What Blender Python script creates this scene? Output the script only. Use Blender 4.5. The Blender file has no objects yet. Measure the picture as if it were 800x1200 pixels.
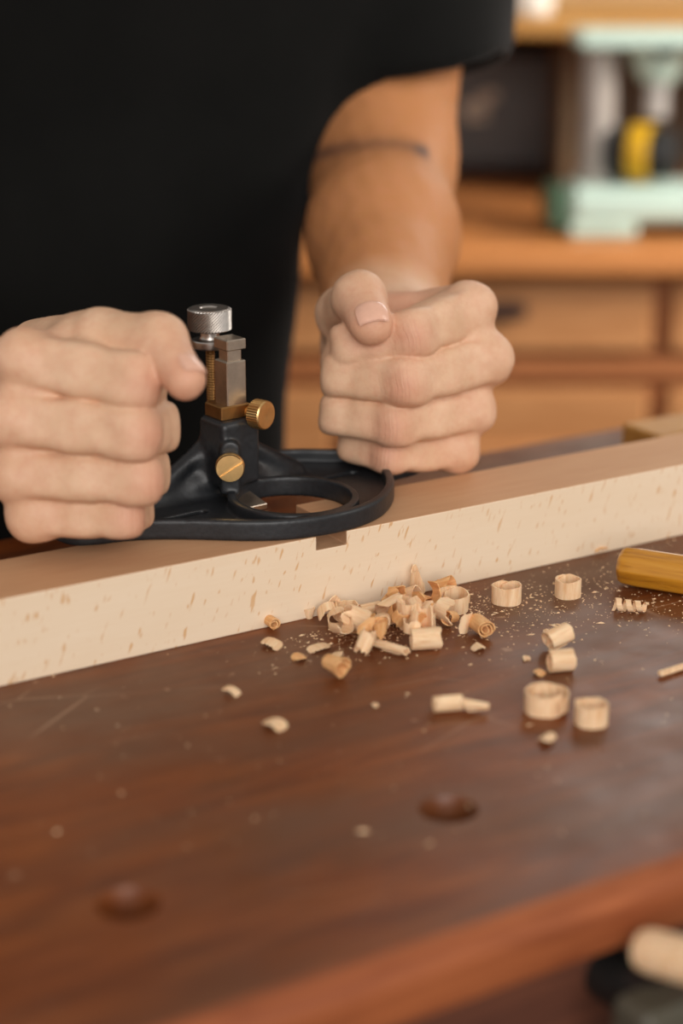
import bpy, math, random
import numpy as np
from mathutils import Vector, Matrix

random.seed(7)
rng = np.random.default_rng(7)
SC = bpy.context.scene
COL = SC.collection
H = 0.85                       # bench top height above the floor
CAM_Z = H + 0.315
PITCH = math.radians(18.0)
FPX = 2200.0                   # focal length in pixels of the 800x1200 frame

# ------------------------------------------------------------------ camera
cam_data = bpy.data.cameras.new('camera')
cam = bpy.data.objects.new('camera', cam_data)
COL.objects.link(cam)
cam.location = (0, 0, CAM_Z)
cam.rotation_euler = (math.radians(90) - PITCH, 0, 0)
cam_data.sensor_fit = 'VERTICAL'
cam_data.sensor_height = 36
cam_data.sensor_width = 24
cam_data.lens = FPX * 36 / 1200
cam_data.clip_start = 0.02
cam_data.dof.use_dof = True
cam_data.dof.focus_distance = 0.875
cam_data.dof.aperture_fstop = 3.3
SC.camera = cam

# ------------------------------------------------------------------ world and lights
w = bpy.data.worlds.new('world')
SC.world = w
w.use_nodes = True
w.node_tree.nodes['Background'].inputs['Color'].default_value = (1.0, 0.93, 0.86, 1)
w.node_tree.nodes['Background'].inputs['Strength'].default_value = 0.44

def area(name, loc, target, sx, sy, power, col):
    l = bpy.data.lights.new(name, 'AREA')
    l.shape = 'RECTANGLE'; l.size = sx; l.size_y = sy; l.energy = power; l.color = col
    o = bpy.data.objects.new(name, l); COL.objects.link(o)
    o.location = loc
    o.rotation_euler = (Vector(target) - Vector(loc)).to_track_quat('-Z', 'Y').to_euler()
    return o
area('window_daylight', (0.32, -1.5, 1.78), (0.0, 0.9, 0.95), 2.3, 1.4, 47, (1.0, 0.965, 0.935))
area('background_fill', (2.2, 0.9, 2.0), (0.45, 2.05, 0.85), 1.0, 1.0, 12, (1.0, 0.94, 0.86)).data.spread = math.radians(60)  # added fill lamp that brightens the cabinet wall, no known source

SC.view_settings.view_transform = 'Standard'
SC.view_settings.look = 'None'
SC.view_settings.exposure = 0.0
SC.view_settings.gamma = 1.0
SC.view_settings.use_curve_mapping = False

# ------------------------------------------------------------------ geometry of the place
cP, sP = math.cos(PITCH), math.sin(PITCH)
CAMP = np.array([0, 0, CAM_Z])
def ray(x, y):
    a = (x - 400) / FPX; b = (600 - y) / FPX
    return np.array([a, cP + b * sP, -sP + b * cP])
def P(x, y, d):                 # a point at depth d
    return CAMP + ray(x, y) * d
def onz(x, y, z=0.0):           # a point on the plane z above the bench
    r = ray(x, y)
    return CAMP + r * ((H + z - CAM_Z) / r[2])
def ony(x, y, Y):
    r = ray(x, y)
    return CAMP + r * (Y / r[1])
A0 = np.array([-0.144, 0.7306, H])
U = np.array([.8501, .5266, 0.0]); N = np.array([-.5266, .8501, 0.0]); Zv = np.array([0, 0, 1.0])
def un(u, n, z=0.0):            # along the beam, across the beam, above the bench
    return A0 + u * U + n * N + z * Zv
BEAM_ANG = math.atan2(U[1], U[0])

# ------------------------------------------------------------------ materials
MATS = {}
def newmat(name):
    m = bpy.data.materials.new(name); m.use_nodes = True
    nt = m.node_tree; b = nt.nodes['Principled BSDF']
    MATS[name] = m
    return m, nt, b
def nd(nt, typ, **kw):
    n = nt.nodes.new(typ)
    for k, v in kw.items():
        if k.startswith('i_'):
            n.inputs[k[2:].replace('_', ' ')].default_value = v
        else:
            setattr(n, k, v)
    return n
def lin(c):
    return tuple(((x / 255) / 12.92 if x / 255 <= .04045 else ((x / 255 + .055) / 1.055) ** 2.4) for x in c) + (1,)
def coords(nt, scale=(1, 1, 1), rot=(0, 0, 0), typ='Object'):
    tc = nd(nt, 'ShaderNodeTexCoord'); mp = nd(nt, 'ShaderNodeMapping')
    mp.inputs['Scale'].default_value = scale; mp.inputs['Rotation'].default_value = rot
    nt.links.new(tc.outputs[typ], mp.inputs['Vector'])
    return mp.outputs['Vector']
def noise(nt, vec, scale, detail=4, rough=.55, dist=0):
    n = nd(nt, 'ShaderNodeTexNoise'); n.inputs['Scale'].default_value = scale
    n.inputs['Detail'].default_value = detail; n.inputs['Roughness'].default_value = rough
    n.inputs['Distortion'].default_value = dist
    if vec is not None: nt.links.new(vec, n.inputs['Vector'])
    return n.outputs['Fac']
def ramp(nt, fac, stops):
    r = nd(nt, 'ShaderNodeValToRGB')
    e = r.color_ramp.elements
    while len(e) < len(stops): e.new(0.5)
    for i, (p, c) in enumerate(stops):
        e[i].position = p
        e[i].color = c if len(c) == 4 else tuple(c) + (1,)
    nt.links.new(fac, r.inputs['Fac'])
    return r.outputs['Color']
def mix(nt, fac, a, b, mode='MIX'):
    m = nd(nt, 'ShaderNodeMix'); m.data_type = 'RGBA'; m.blend_type = mode
    if isinstance(fac, (int, float)): m.inputs['Factor'].default_value = fac
    else: nt.links.new(fac, m.inputs['Factor'])
    for s, v in ((6, a), (7, b)):
        if isinstance(v, tuple): m.inputs[s].default_value = v
        else: nt.links.new(v, m.inputs[s])
    return m.outputs[2]
def math_(nt, op, a, b=None, clamp=False):
    m = nd(nt, 'ShaderNodeMath'); m.operation = op; m.use_clamp = clamp
    for s, v in ((0, a), (1, b)):
        if v is None: continue
        if isinstance(v, (int, float)): m.inputs[s].default_value = v
        else: nt.links.new(v, m.inputs[s])
    return m.outputs[0]
def bump(nt, b, height, strength=.3, dist=.001):
    n = nd(nt, 'ShaderNodeBump'); n.inputs['Strength'].default_value = strength
    n.inputs['Distance'].default_value = dist
    nt.links.new(height, n.inputs['Height']); nt.links.new(n.outputs['Normal'], b.inputs['Normal'])
BW = ((0, 0, 0, 1), (1, 1, 1, 1))

def simple(name, rgb, rough=.5, metal=0.0, nscale=40, var=.12, bstr=.1, bdist=.0005, spec=.5):
    m, nt, b = newmat(name)
    v = coords(nt)
    f = noise(nt, v, nscale, 5)
    c = lin(rgb)
    lo = tuple(max(0, x * (1 - var)) for x in c[:3]) + (1,); hi = tuple(min(1, x * (1 + var)) for x in c[:3]) + (1,)
    nt.links.new(ramp(nt, f, [(.3, lo), (.7, hi)]), b.inputs['Base Color'])
    b.inputs['Roughness'].default_value = rough; b.inputs['Metallic'].default_value = metal
    b.inputs['Specular IOR Level'].default_value = spec
    bump(nt, b, f, bstr, bdist)
    return m

def wood(name, stops, grain=(6, 90, 90), rough=.5, gscale=3.0, bstr=.15, rot=(0, 0, 0), spec=.4):
    m, nt, b = newmat(name)
    v = coords(nt, grain, rot)
    f = noise(nt, v, gscale, 8, .6, .6)
    nt.links.new(ramp(nt, f, [(p, lin(c)) for p, c in stops]), b.inputs['Base Color'])
    b.inputs['Roughness'].default_value = rough
    b.inputs['Specular IOR Level'].default_value = spec
    bump(nt, b, f, bstr, .0006)
    return m

# beech front face with ray flecks / beech top face with long grain
def beech(name, base, dark, fleck, flecks=True):
    m, nt, b = newmat(name)
    v = coords(nt)
    broad = noise(nt, coords(nt, (3, 14, 14)), 3.0, 4)
    c = ramp(nt, broad, [(.25, lin(dark)), (.75, lin(base))])
    fine = noise(nt, coords(nt, (14, 260, 260)), 3.0, 6)
    c = mix(nt, .35, c, ramp(nt, fine, [(.3, lin(dark)), (.7, lin(base))]))
    if flecks:
        # short slanted dashes: stretched noise pushed past a threshold, in two sizes
        masks = []
        for sc, lo, hi in (((350, 350, 84), .645, .70), ((480, 480, 130), .66, .71)):
            m1 = nd(nt, 'ShaderNodeMapping'); m1.inputs['Scale'].default_value = sc
            nt.links.new(coords(nt, (1, 1, 1), (0, math.radians(-20), 0)), m1.inputs['Vector']); mp = m1.outputs['Vector']
            f = noise(nt, mp, 1.0, 1.5, .5, .25)
            masks.append(ramp(nt, f, [(lo, BW[0]), (hi, BW[1])]))
        mk = mix(nt, 1.0, masks[0], masks[1], 'LIGHTEN')
        dens = ramp(nt, noise(nt, v, 22, 2), [(.30, (.35, .35, .35, 1)), (.55, (.9, .9, .9, 1))])
        mk = mix(nt, 1.0, mk, dens, 'MULTIPLY')
        c = mix(nt, mk, c, lin(fleck))
    nt.links.new(c, b.inputs['Base Color'])
    b.inputs['Roughness'].default_value = .62
    b.inputs['Specular IOR Level'].default_value = .3
    bump(nt, b, fine, .12, .0004)
    return m
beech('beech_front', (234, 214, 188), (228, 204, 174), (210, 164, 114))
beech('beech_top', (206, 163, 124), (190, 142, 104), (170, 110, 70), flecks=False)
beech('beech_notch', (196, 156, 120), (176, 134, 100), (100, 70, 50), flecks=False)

def bench_mat():
    m, nt, b = newmat('bench_wood')
    v = coords(nt, (1, 1, 1))
    f = noise(nt, coords(nt, (5, 38, 38)), 2.2, 9, .62, .8)
    c = ramp(nt, f, [(.28, lin((72, 28, 3))), (.5, lin((112, 53, 12))), (.72, lin((138, 73, 26)))])
    patch = noise(nt, coords(nt, (3.2, 7, 7)), 1.6, 4)
    c = mix(nt, ramp(nt, patch, [(.40, BW[0]), (.66, BW[1])]), c, lin((98, 62, 40)))
    # pale scratches and worn spots
    wv = nd(nt, 'ShaderNodeTexVoronoi'); wv.feature = 'DISTANCE_TO_EDGE'; wv.inputs['Scale'].default_value = 11
    nt.links.new(coords(nt, (1, 2.2, 1), (0, 0, .5)), wv.inputs['Vector'])
    sm = ramp(nt, wv.outputs['Distance'], [(.0, (.6, .6, .6, 1)), (.012, BW[0])])
    gate = ramp(nt, noise(nt, v, 9, 2), [(.56, BW[0]), (.64, BW[1])])
    c = mix(nt, mix(nt, 1.0, sm, gate, 'MULTIPLY'), c, lin((176, 140, 112)))
    sp = ramp(nt, noise(nt, v, 95, 2, .5), [(.70, BW[0]), (.78, (.55, .55, .55, 1))])
    c = mix(nt, sp, c, lin((190, 150, 118)))
    nt.links.new(c, b.inputs['Base Color'])
    nt.links.new(ramp(nt, noise(nt, v, 30, 5), [(.3, (.35, .35, .35, 1)), (.7, (.52, .52, .52, 1))]), b.inputs['Roughness'])
    b.inputs['Specular IOR Level'].default_value = .42
    bump(nt, b, f, .25, .0008)
bench_mat()
wood('bench_side_wood', [(.3, (128, 64, 32)), (.7, (170, 96, 54))], (6, 60, 60), .6)
wood('bench_apron_wood', [(.3, (70, 36, 24)), (.7, (104, 58, 38))], (6, 60, 60), .7)
simple('bench_dark', (46, 26, 18), .7)

def skin_mat():
    m, nt, b = newmat('skin')
    v = coords(nt)
    f = noise(nt, v, 55, 5, .6)
    c = ramp(nt, f, [(.3, lin((211, 170, 136))), (.7, lin((224, 186, 154)))])
    at = nd(nt, 'ShaderNodeAttribute'); at.attribute_name = 'red'
    c = mix(nt, at.outputs['Fac'], c, lin((206, 124, 102)))
    at2 = nd(nt, 'ShaderNodeAttribute'); at2.attribute_name = 'tan'
    c = mix(nt, at2.outputs['Fac'], c, lin((186, 126, 78)))
    at3 = nd(nt, 'ShaderNodeAttribute'); at3.attribute_name = 'dark_line'
    c = mix(nt, at3.outputs['Fac'], c, lin((62, 50, 46)))
    SK = (nt, b, c)
    b.inputs['Roughness'].default_value = .54
    b.inputs['Specular IOR Level'].default_value = .42
    b.inputs['Subsurface Weight'].default_value = .06
    b.inputs['Subsurface Radius'].default_value = (1.0, .35, .2)
    b.inputs['Subsurface Scale'].default_value = .004
    wu = nd(nt, 'ShaderNodeAttribute'); wu.attribute_name = 'wr_u'
    wm = nd(nt, 'ShaderNodeAttribute'); wm.attribute_name = 'wr_m'
    wob = noise(nt, v, 180, 3)
    ph = math_(nt, 'ADD', math_(nt, 'MULTIPLY', wu.outputs['Fac'], .75), math_(nt, 'MULTIPLY', wob, 1.6))
    n1 = nd(nt, 'ShaderNodeTexNoise'); n1.noise_dimensions = '1D'; n1.inputs['Scale'].default_value = 1.0; n1.inputs['Detail'].default_value = 1.0
    nt.links.new(ph, n1.inputs['W'])
    wr = math_(nt, 'MULTIPLY', n1.outputs['Fac'], wm.outputs['Fac'])
    dk = math_(nt, 'MULTIPLY', math_(nt, 'SUBTRACT', wm.outputs['Fac'], math_(nt, 'MULTIPLY', wr, 1.6), True), .42, True)
    c = mix(nt, dk, c, lin((176, 104, 78)))
    mot = ramp(nt, noise(nt, v, 210, 4, .7), [(.42, BW[0]), (.75, (.35, .35, .35, 1))])
    c = mix(nt, mot, c, lin((200, 132, 106)))
    nt.links.new(c, b.inputs['Base Color'])
    vor = nd(nt, 'ShaderNodeTexVoronoi'); vor.inputs['Scale'].default_value = 900
    nt.links.new(v, vor.inputs['Vector'])
    hgt = math_(nt, 'ADD', math_(nt, 'MULTIPLY', wr, 2.4), math_(nt, 'MULTIPLY', vor.outputs['Distance'], .16))
    hgt = math_(nt, 'ADD', hgt, math_(nt, 'MULTIPLY', noise(nt, v, 120, 4), .9))
    bump(nt, b, hgt, .5, .0006)
skin_mat()
simple('nail', (222, 174, 150), .27, var=.05, nscale=200)
def cloth_mat(name, rgb):
    m, nt, b = newmat(name)
    v = coords(nt)
    f = noise(nt, v, 14, 4); wv = noise(nt, v, 900, 2)
    c = lin(rgb)
    nt.links.new(ramp(nt, f, [(.3, tuple(x * .8 for x in c[:3]) + (1,)), (.7, tuple(x * 1.2 for x in c[:3]) + (1,))]), b.inputs['Base Color'])
    b.inputs['Roughness'].default_value = .95
    b.inputs['Specular IOR Level'].default_value = .1
    b.inputs['Sheen Weight'].default_value = .08
    bump(nt, b, wv, .4, .0006)
cloth_mat('black_cotton', (13, 13, 12))
cloth_mat('dark_denim', (12, 12, 13))

simple('black_casting', (33, 35, 38), .40, 0.0, 420, .25, .35, .0004)
simple('steel_knurled', (196, 190, 184), .34, 1.0, 300, .1, .1)
simple('steel_bar', (190, 176, 160), .36, 1.0, 160, .12, .15)
simple('brass', (222, 182, 122), .34, 1.0, 160, .12, .1)
simple('brass_aged', (158, 118, 72), .42, 1.0, 160, .18, .15)
wood('knob_wood', [(.3, (70, 36, 20)), (.7, (110, 60, 34))], (60, 60, 10), .4)
def shaving_mat(name, a, bcol):
    m, nt, b = newmat(name)
    v = coords(nt, (500, 500, 70))
    f = noise(nt, v, 1.0, 5, .6)
    nt.links.new(ramp(nt, f, [(.3, lin(bcol)), (.62, lin(a))]), b.inputs['Base Color'])
    b.inputs['Roughness'].default_value = .65; b.inputs['Specular IOR Level'].default_value = .25
    b.inputs['Subsurface Weight'].default_value = .1; b.inputs['Subsurface Scale'].default_value = .002
    bump(nt, b, f, .5, .0005)
shaving_mat('shaving_pale', (246, 213, 174), (224, 178, 132))
shaving_mat('shaving_warm', (240, 190, 134), (212, 150, 92))
def varnish():
    m, nt, b = newmat('varnished_handle')
    f = noise(nt, coords(nt, (8, 110, 110)), 2.4, 7, .6, .5)
    nt.links.new(ramp(nt, f, [(.3, lin((150, 92, 18))), (.55, lin((196, 134, 36))), (.8, lin((214, 156, 58)))]), b.inputs['Base Color'])
    b.inputs['Roughness'].default_value = .32; b.inputs['Coat Weight'].default_value = .4; b.inputs['Coat Roughness'].default_value = .15
varnish()
wood('cabinet_wood', [(.3, (172, 114, 68)), (.7, (200, 142, 92))], (4, 40, 40), .45)
wood('cabinet_wood_dark', [(.3, (150, 92, 52)), (.7, (178, 112, 68))], (4, 40, 40), .5)
wood('counter_wood', [(.3, (182, 114, 60)), (.7, (208, 138, 80))], (4, 40, 40), .4)
wood('divider_wood', [(.3, (84, 66, 48)), (.7, (112, 90, 64))], (4, 40, 40), .6)
wood('shelf_wood', [(.3, (168, 118, 56)), (.7, (192, 142, 74))], (4, 40, 40), .5)
simple('dark_pull', (58, 40, 36), .5, .3)
simple('black_panel', (84, 80, 78), .55, 0, 8, .25)
simple('print_grey', (190, 172, 152), .6)
simple('mint_paint', (192, 214, 202), .4, 0, 20, .06)
simple('green_paint', (64, 92, 70), .45, 0, 20, .1)
simple('machine_grey', (178, 168, 160), .4, .2)
simple('bright_steel', (214, 208, 202), .3, .7)
simple('black_plastic', (24, 23, 22), .45)
simple('yellow_plastic', (214, 164, 22), .4)
simple('white_ceramic', (230, 226, 218), .35)
simple('floor_concrete', (96, 88, 78), .7, 0, 8, .25)
simple('plaster', (190, 160, 120), .8, 0, 6, .08)
simple('grey_green_metal', (78, 74, 62), .5)

# ------------------------------------------------------------------ object helpers
ORIGIN = {}
def tag(o, label=None, cat=None, group=None, kind=None):
    if label: o['label'] = label
    if cat: o['category'] = cat
    if group: o['group'] = group
    if kind: o['kind'] = kind
    return o
def empty(name, loc, label=None, cat=None, group=None):
    o = bpy.data.objects.new(name, None); COL.objects.link(o)
    o.location = tuple(loc); o.empty_display_size = .02
    ORIGIN[o.name] = np.array(loc, float)
    return tag(o, label, cat, group)
def mobj(name, verts, faces, mat, parent=None, origin=None, smooth=True, rot=None, mats=None, fmat=None, flat_angle=None):
    """verts in world coordinates; origin = the object's own origin; rot = 3x3 axes of the object"""
    verts = np.asarray(verts, float)
    if origin is None:
        origin = verts.mean(0) if parent is None else ORIGIN[parent.name]
        if parent is None: origin[2] = verts[:, 2].min()
    origin = np.array(origin, float)
    loc = verts - origin
    if rot is not None: loc = loc @ rot       # columns of rot are the local axes in world space
    me = bpy.data.meshes.new(name)
    me.from_pydata(loc.tolist(), [], [tuple(int(i) for i in f) for f in faces]) if not isinstance(faces, np.ndarray) else fast_mesh(me, loc, faces)
    me.validate(clean_customdata=False)
    for mm in (mats or [mat]): me.materials.append(MATS[mm])
    if fmat is not None:
        for p, i in zip(me.polygons, fmat): p.material_index = i
    if smooth:
        me.polygons.foreach_set('use_smooth', np.ones(len(me.polygons), bool))
        if flat_angle is not None: me.set_sharp_from_angle(angle=math.radians(flat_angle))
    me.update()
    o = bpy.data.objects.new(name, me); COL.objects.link(o)
    ORIGIN[o.name] = origin
    if parent is not None:
        o.parent = parent
        po = ORIGIN[parent.name]
        o.location = tuple(origin - po)
    else:
        o.location = tuple(origin)
    if rot is not None:
        o.rotation_euler = Matrix(rot.tolist()).to_euler()
    return o
def fast_mesh(me, v, f):
    n, k = f.shape
    me.vertices.add(len(v)); me.vertices.foreach_set('co', v.astype(np.float32).ravel())
    me.loops.add(n * k); me.loops.foreach_set('vertex_index', f.astype(np.int32).ravel())
    me.polygons.add(n)
    me.polygons.foreach_set('loop_start', np.arange(0, n * k, k, dtype=np.int32))
    me.polygons.foreach_set('loop_total', np.full(n, k, np.int32))
    me.update(calc_edges=True)

class MB:
    """collects shapes into one mesh"""
    def __init__(s): s.v = []; s.f = []; s.m = []
    def add(s, v, f, mi=0):
        k = len(s.v); s.v += [tuple(p) for p in v]; s.f += [tuple(i + k for i in q) for q in f]; s.m += [mi] * len(f)
    def box(s, c, ax, size, bev=0.0, mi=0):
        """box with chamfered edges; ax rows = axes; size = full lengths"""
        c = np.array(c, float); ax = np.array(ax, float); h = np.array(size) / 2
        b = min(bev, h.min() * .9)
        if b <= 0:
            pts = [(x, y, z) for x in (-1, 1) for y in (-1, 1) for z in (-1, 1)]
            v = [c + (np.array(p) * h) @ ax for p in pts]
            s.add(v, [(0, 1, 3, 2), (4, 6, 7, 5), (0, 4, 5, 1), (2, 3, 7, 6), (0, 2, 6, 4), (1, 5, 7, 3)], mi); return
        v = []; idx = {}
        for x in (-1, 1):
            for y in (-1, 1):
                for z in (-1, 1):
                    sg = np.array((x, y, z))
                    for a in range(3):
                        q = h - b; q = q.copy(); q[a] = h[a]
                        idx[(x, y, z, a)] = len(v); v.append(c + (sg * q) @ ax)
        F = []
        for a in range(3):
            o1, o2 = [(1, 2), (2, 0), (0, 1)][a]
            for sg in (-1, 1):
                def k(p, q):
                    t = [0, 0, 0]; t[a] = sg; t[o1] = p; t[o2] = q
                    return idx[tuple(t) + (a,)]
                q = (k(-1, -1), k(1, -1), k(1, 1), k(-1, 1))
                F.append(q if sg > 0 else q[::-1])
        for a in range(3):
            o1, o2 = [(1, 2), (2, 0), (0, 1)][a]
            for p in (-1, 1):
                for q in (-1, 1):
                    def k(e, face):
                        t = [0, 0, 0]; t[a] = e; t[o1] = p; t[o2] = q
                        return idx[tuple(t) + (face,)]
                    qd = (k(-1, o1), k(1, o1), k(1, o2), k(-1, o2))
                    F.append(qd if p * q < 0 else qd[::-1])
        for x in (-1, 1):
            for y in (-1, 1):
                for z in (-1, 1):
                    t = tuple(idx[(x, y, z, a)] for a in range(3))
                    F.append(t if x * y * z > 0 else t[::-1])
        s.add(v, F, mi)
    def lathe(s, base, axis, prof, n=32, mi=0, cap=True, rmod=None):
        """prof: (radius, height along the axis)"""
        base = np.array(base, float); a = np.array(axis, float); a /= np.linalg.norm(a)
        t = np.array([1, 0, 0]) if abs(a[0]) < .9 else np.array([0, 1, 0])
        e1 = np.cross(a, t); e1 /= np.linalg.norm(e1); e2 = np.cross(a, e1)
        v = []; F = []
        for j, (r, hh) in enumerate(prof):
            for i in range(n):
                th = 2 * math.pi * i / n
                rr = r + (rmod(i, j) if rmod else 0)
                v.append(base + a * hh + e1 * rr * math.cos(th) + e2 * rr * math.sin(th))
        for j in range(len(prof) - 1):
            for i in range(n):
                i2 = (i + 1) % n
                F.append((j * n + i, j * n + i2, (j + 1) * n + i2, (j + 1) * n + i))
        if cap:
            F.append(tuple(range(n))[::-1]); k = (len(prof) - 1) * n
            F.append(tuple(range(k, k + n)))
        s.add(v, F, mi)
    def build(s, name, mat, parent=None, origin=None, smooth=True, rot=None, mats=None, flat=35):
        return mobj(name, s.v, s.f, mat, parent, origin, smooth, rot, mats, s.m if mats else None, flat)
I3 = np.eye(3)
BAX = np.array([U, N, Zv])      # beam axes

# ------------------------------------------------------------------ distance-field modelling (for castings, cloth and bodies)
BIG = 1.0
def smin(a, b, k):
    if k <= 0: return np.minimum(a, b)
    h = np.maximum(k - np.abs(a - b), 0) / k
    return np.minimum(a, b) - h * h * k * .25
def smax(a, b, k): return -smin(-a, -b, k)
def cap(p, a, b, ra, rb, squash=None):
    """tapered capsule; squash = (direction, factor) flattens it along a direction"""
    a = np.asarray(a, p.dtype); b = np.asarray(b, p.dtype)
    q = p - a; d = b - a
    if squash is not None:
        wv = np.asarray(squash[0], p.dtype); wv = wv / np.linalg.norm(wv); f = 1 / squash[1] - 1
        q = q + (q @ wv)[..., None] * wv * f
        d = d + (d @ wv) * wv * f
    t = np.clip((q @ d) / max(d @ d, 1e-12), 0, 1)
    r = np.linalg.norm(q - t[..., None] * d, axis=-1) - (ra + (rb - ra) * t)
    return r * (min(squash[1], 1) if squash is not None else 1)
class SDF:
    """list of (function, centre, radius, op, k); evaluates only blocks near each primitive"""
    def __init__(s): s.ops = []
    def add(s, fn, k=0.0, group='main'): s.ops.append((fn, k))
def surface_nets(fn, lo, hi, vox, blk=12):
    lo = np.array(lo, float); hi = np.array(hi, float)
    nb = np.ceil((hi - lo) / (vox * blk)).astype(int)
    g = np.stack(np.meshgrid(*[np.arange(n) for n in nb], indexing='ij'), -1).reshape(-1, 3)
    cen = lo + (g + .5) * vox * blk
    R = vox * blk * .8661
    d = fn(cen[:, None, :])[:, 0]
    g = g[np.abs(d) < R * 1.25 + .003]
    ax = np.arange(blk + 1)
    off = np.stack(np.meshgrid(ax, ax, ax, indexing='ij'), -1).reshape(-1, 3)
    tot = nb * blk + 2
    ids_all = []; pos_all = []; quads = []
    b1 = blk + 1
    corners = np.array([(i, j, k) for i in (0, 1) for j in (0, 1) for k in (0, 1)])
    edges = [(a, b) for a in range(8) for b in range(8) if a < b and np.abs(corners[a] - corners[b]).sum() == 1]
    def gid(c): return (c[..., 0].astype(np.int64) * tot[1] + c[..., 1]) * tot[2] + c[..., 2]
    CH = 160
    for s0 in range(0, len(g), CH):
        gb = g[s0:s0 + CH]
        base = gb * blk
        pts = lo + (base[:, None, :] + off[None]) * vox
        D = fn(pts.astype(np.float32)).reshape(len(gb), b1, b1, b1)
        S = D < 0
        cnt = sum(S[:, c[0]:c[0] + blk, c[1]:c[1] + blk, c[2]:c[2] + blk].astype(np.int8) for c in corners)
        w = np.argwhere((cnt > 0) & (cnt < 8))
        if len(w) == 0: continue
        val = np.stack([D[w[:, 0], w[:, 1] + c[0], w[:, 2] + c[1], w[:, 3] + c[2]] for c in corners], 1)
        acc = np.zeros((len(w), 3)); num = np.zeros(len(w))
        for a, b in edges:
            va, vb = val[:, a], val[:, b]
            m = (va < 0) != (vb < 0)
            t = np.where(m, va / np.where(m, va - vb, 1), 0)
            pt = corners[a] + t[:, None] * (corners[b] - corners[a])
            acc += pt * m[:, None]; num += m
        cell = base[w[:, 0]] + w[:, 1:]
        ids_all.append(gid(cell + 1)); pos_all.append(lo + (cell + acc / num[:, None]) * vox)
        for axi in range(3):
            o1, o2 = (axi + 1) % 3, (axi + 2) % 3
            sl = [slice(0, blk)] * 3; sl2 = list(sl); sl2[axi] = slice(1, blk + 1)
            s_a = S[(slice(None),) + tuple(sl)]; s_b = S[(slice(None),) + tuple(sl2)]
            e = np.argwhere(s_a != s_b)
            if len(e) == 0: continue
            c = base[e[:, 0]] + e[:, 1:] + 1
            flip = s_a[e[:, 0], e[:, 1], e[:, 2], e[:, 3]]
            d1 = np.zeros(3, int); d1[o1] = 1; d2 = np.zeros(3, int); d2[o2] = 1
            q = np.stack([gid(c - d1 - d2), gid(c - d2), gid(c), gid(c - d1)], 1)
            q = np.where(flip[:, None], q, q[:, ::-1])
            quads.append(q)
    ids = np.concatenate(ids_all); pos = np.concatenate(pos_all); q = np.concatenate(quads)
    o = np.argsort(ids); ids = ids[o]; pos = pos[o]
    k = np.clip(np.searchsorted(ids, q), 0, len(ids) - 1)
    ok = (ids[k] == q).all(1)
    return pos, k[ok]
def culled(prims, pts, big=.05):
    """prims: list of (fn, centre, radius); returns a list of arrays, far blocks filled with big"""
    out = []
    c = pts.mean(1); R = np.linalg.norm(pts - c[:, None], axis=-1).max() if pts.shape[1] > 1 else None
    for fn, pc, pr in prims:
        if R is None: out.append(fn(pts)); continue
        near = np.linalg.norm(c - pc, axis=1) < pr + R + .03
        D = np.full(pts.shape[:2], big, pts.dtype)
        if near.any(): D[near] = fn(pts[near])
        out.append(D)
    return out
def capp(a, b, ra, rb, squash=None):
    a = np.asarray(a, float); b = np.asarray(b, float)
    return (lambda p: cap(p, a, b, ra, rb, squash), (a + b) / 2, np.linalg.norm(b - a) / 2 + max(ra, rb))

# ================================================================== THE SETTING
def struct(name, mb, mat, **k):
    o = mb.build(name, mat, **k); o['kind'] = 'structure'; return o
mb = MB(); mb.box((0, 1.0, -.02), I3, (6, 5.2, .04)); struct('floor', mb, 'floor_concrete')
mb = MB(); mb.box((0, 2.62, 1.3), I3, (6, .1, 2.6)); struct('wall_back', mb, 'plaster')

def emit(name, rgb, st):
    m, nt, b = newmat(name)
    b.inputs['Emission Color'].default_value = rgb; b.inputs['Emission Strength'].default_value = st; b.inputs['Base Color'].default_value = (.1, .1, .1, 1)
emit('sheen_pane', (1.0, .97, .93, 1), 3.8)  # pane glow added to lay a grey sheen on the bench
mb = MB(); fx0, fx1, fz0, fz1 = .30, 1.50, 1.42, 2.20
for c_, sz in (((fx0, 0), (.06, fz1 - fz0 + .06)), ((fx1, 0), (.06, fz1 - fz0 + .06)), (((fx0 + fx1) / 2, 0), (.04, fz1 - fz0))):
    mb.box((c_[0], 2.555, (fz0 + fz1) / 2), I3, (sz[0], .05, sz[1]), .004)
for z_ in (fz0, fz1): mb.box(((fx0 + fx1) / 2, 2.555, z_), I3, (fx1 - fx0 + .06, .05, .06), .004)
win = struct('sheen_window', mb, 'shelf_wood')  # unseen window, added for its reflection in the bench top
for xa, xb in ((fx0, (fx0 + fx1) / 2), ((fx0 + fx1) / 2, fx1)):
    mb = MB(); mb.box(((xa + xb) / 2, 2.562, (fz0 + fz1) / 2), I3, (xb - xa - .03, .006, fz1 - fz0 - .04)); mb.build('pane', 'sheen_pane', win, smooth=False)

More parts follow.
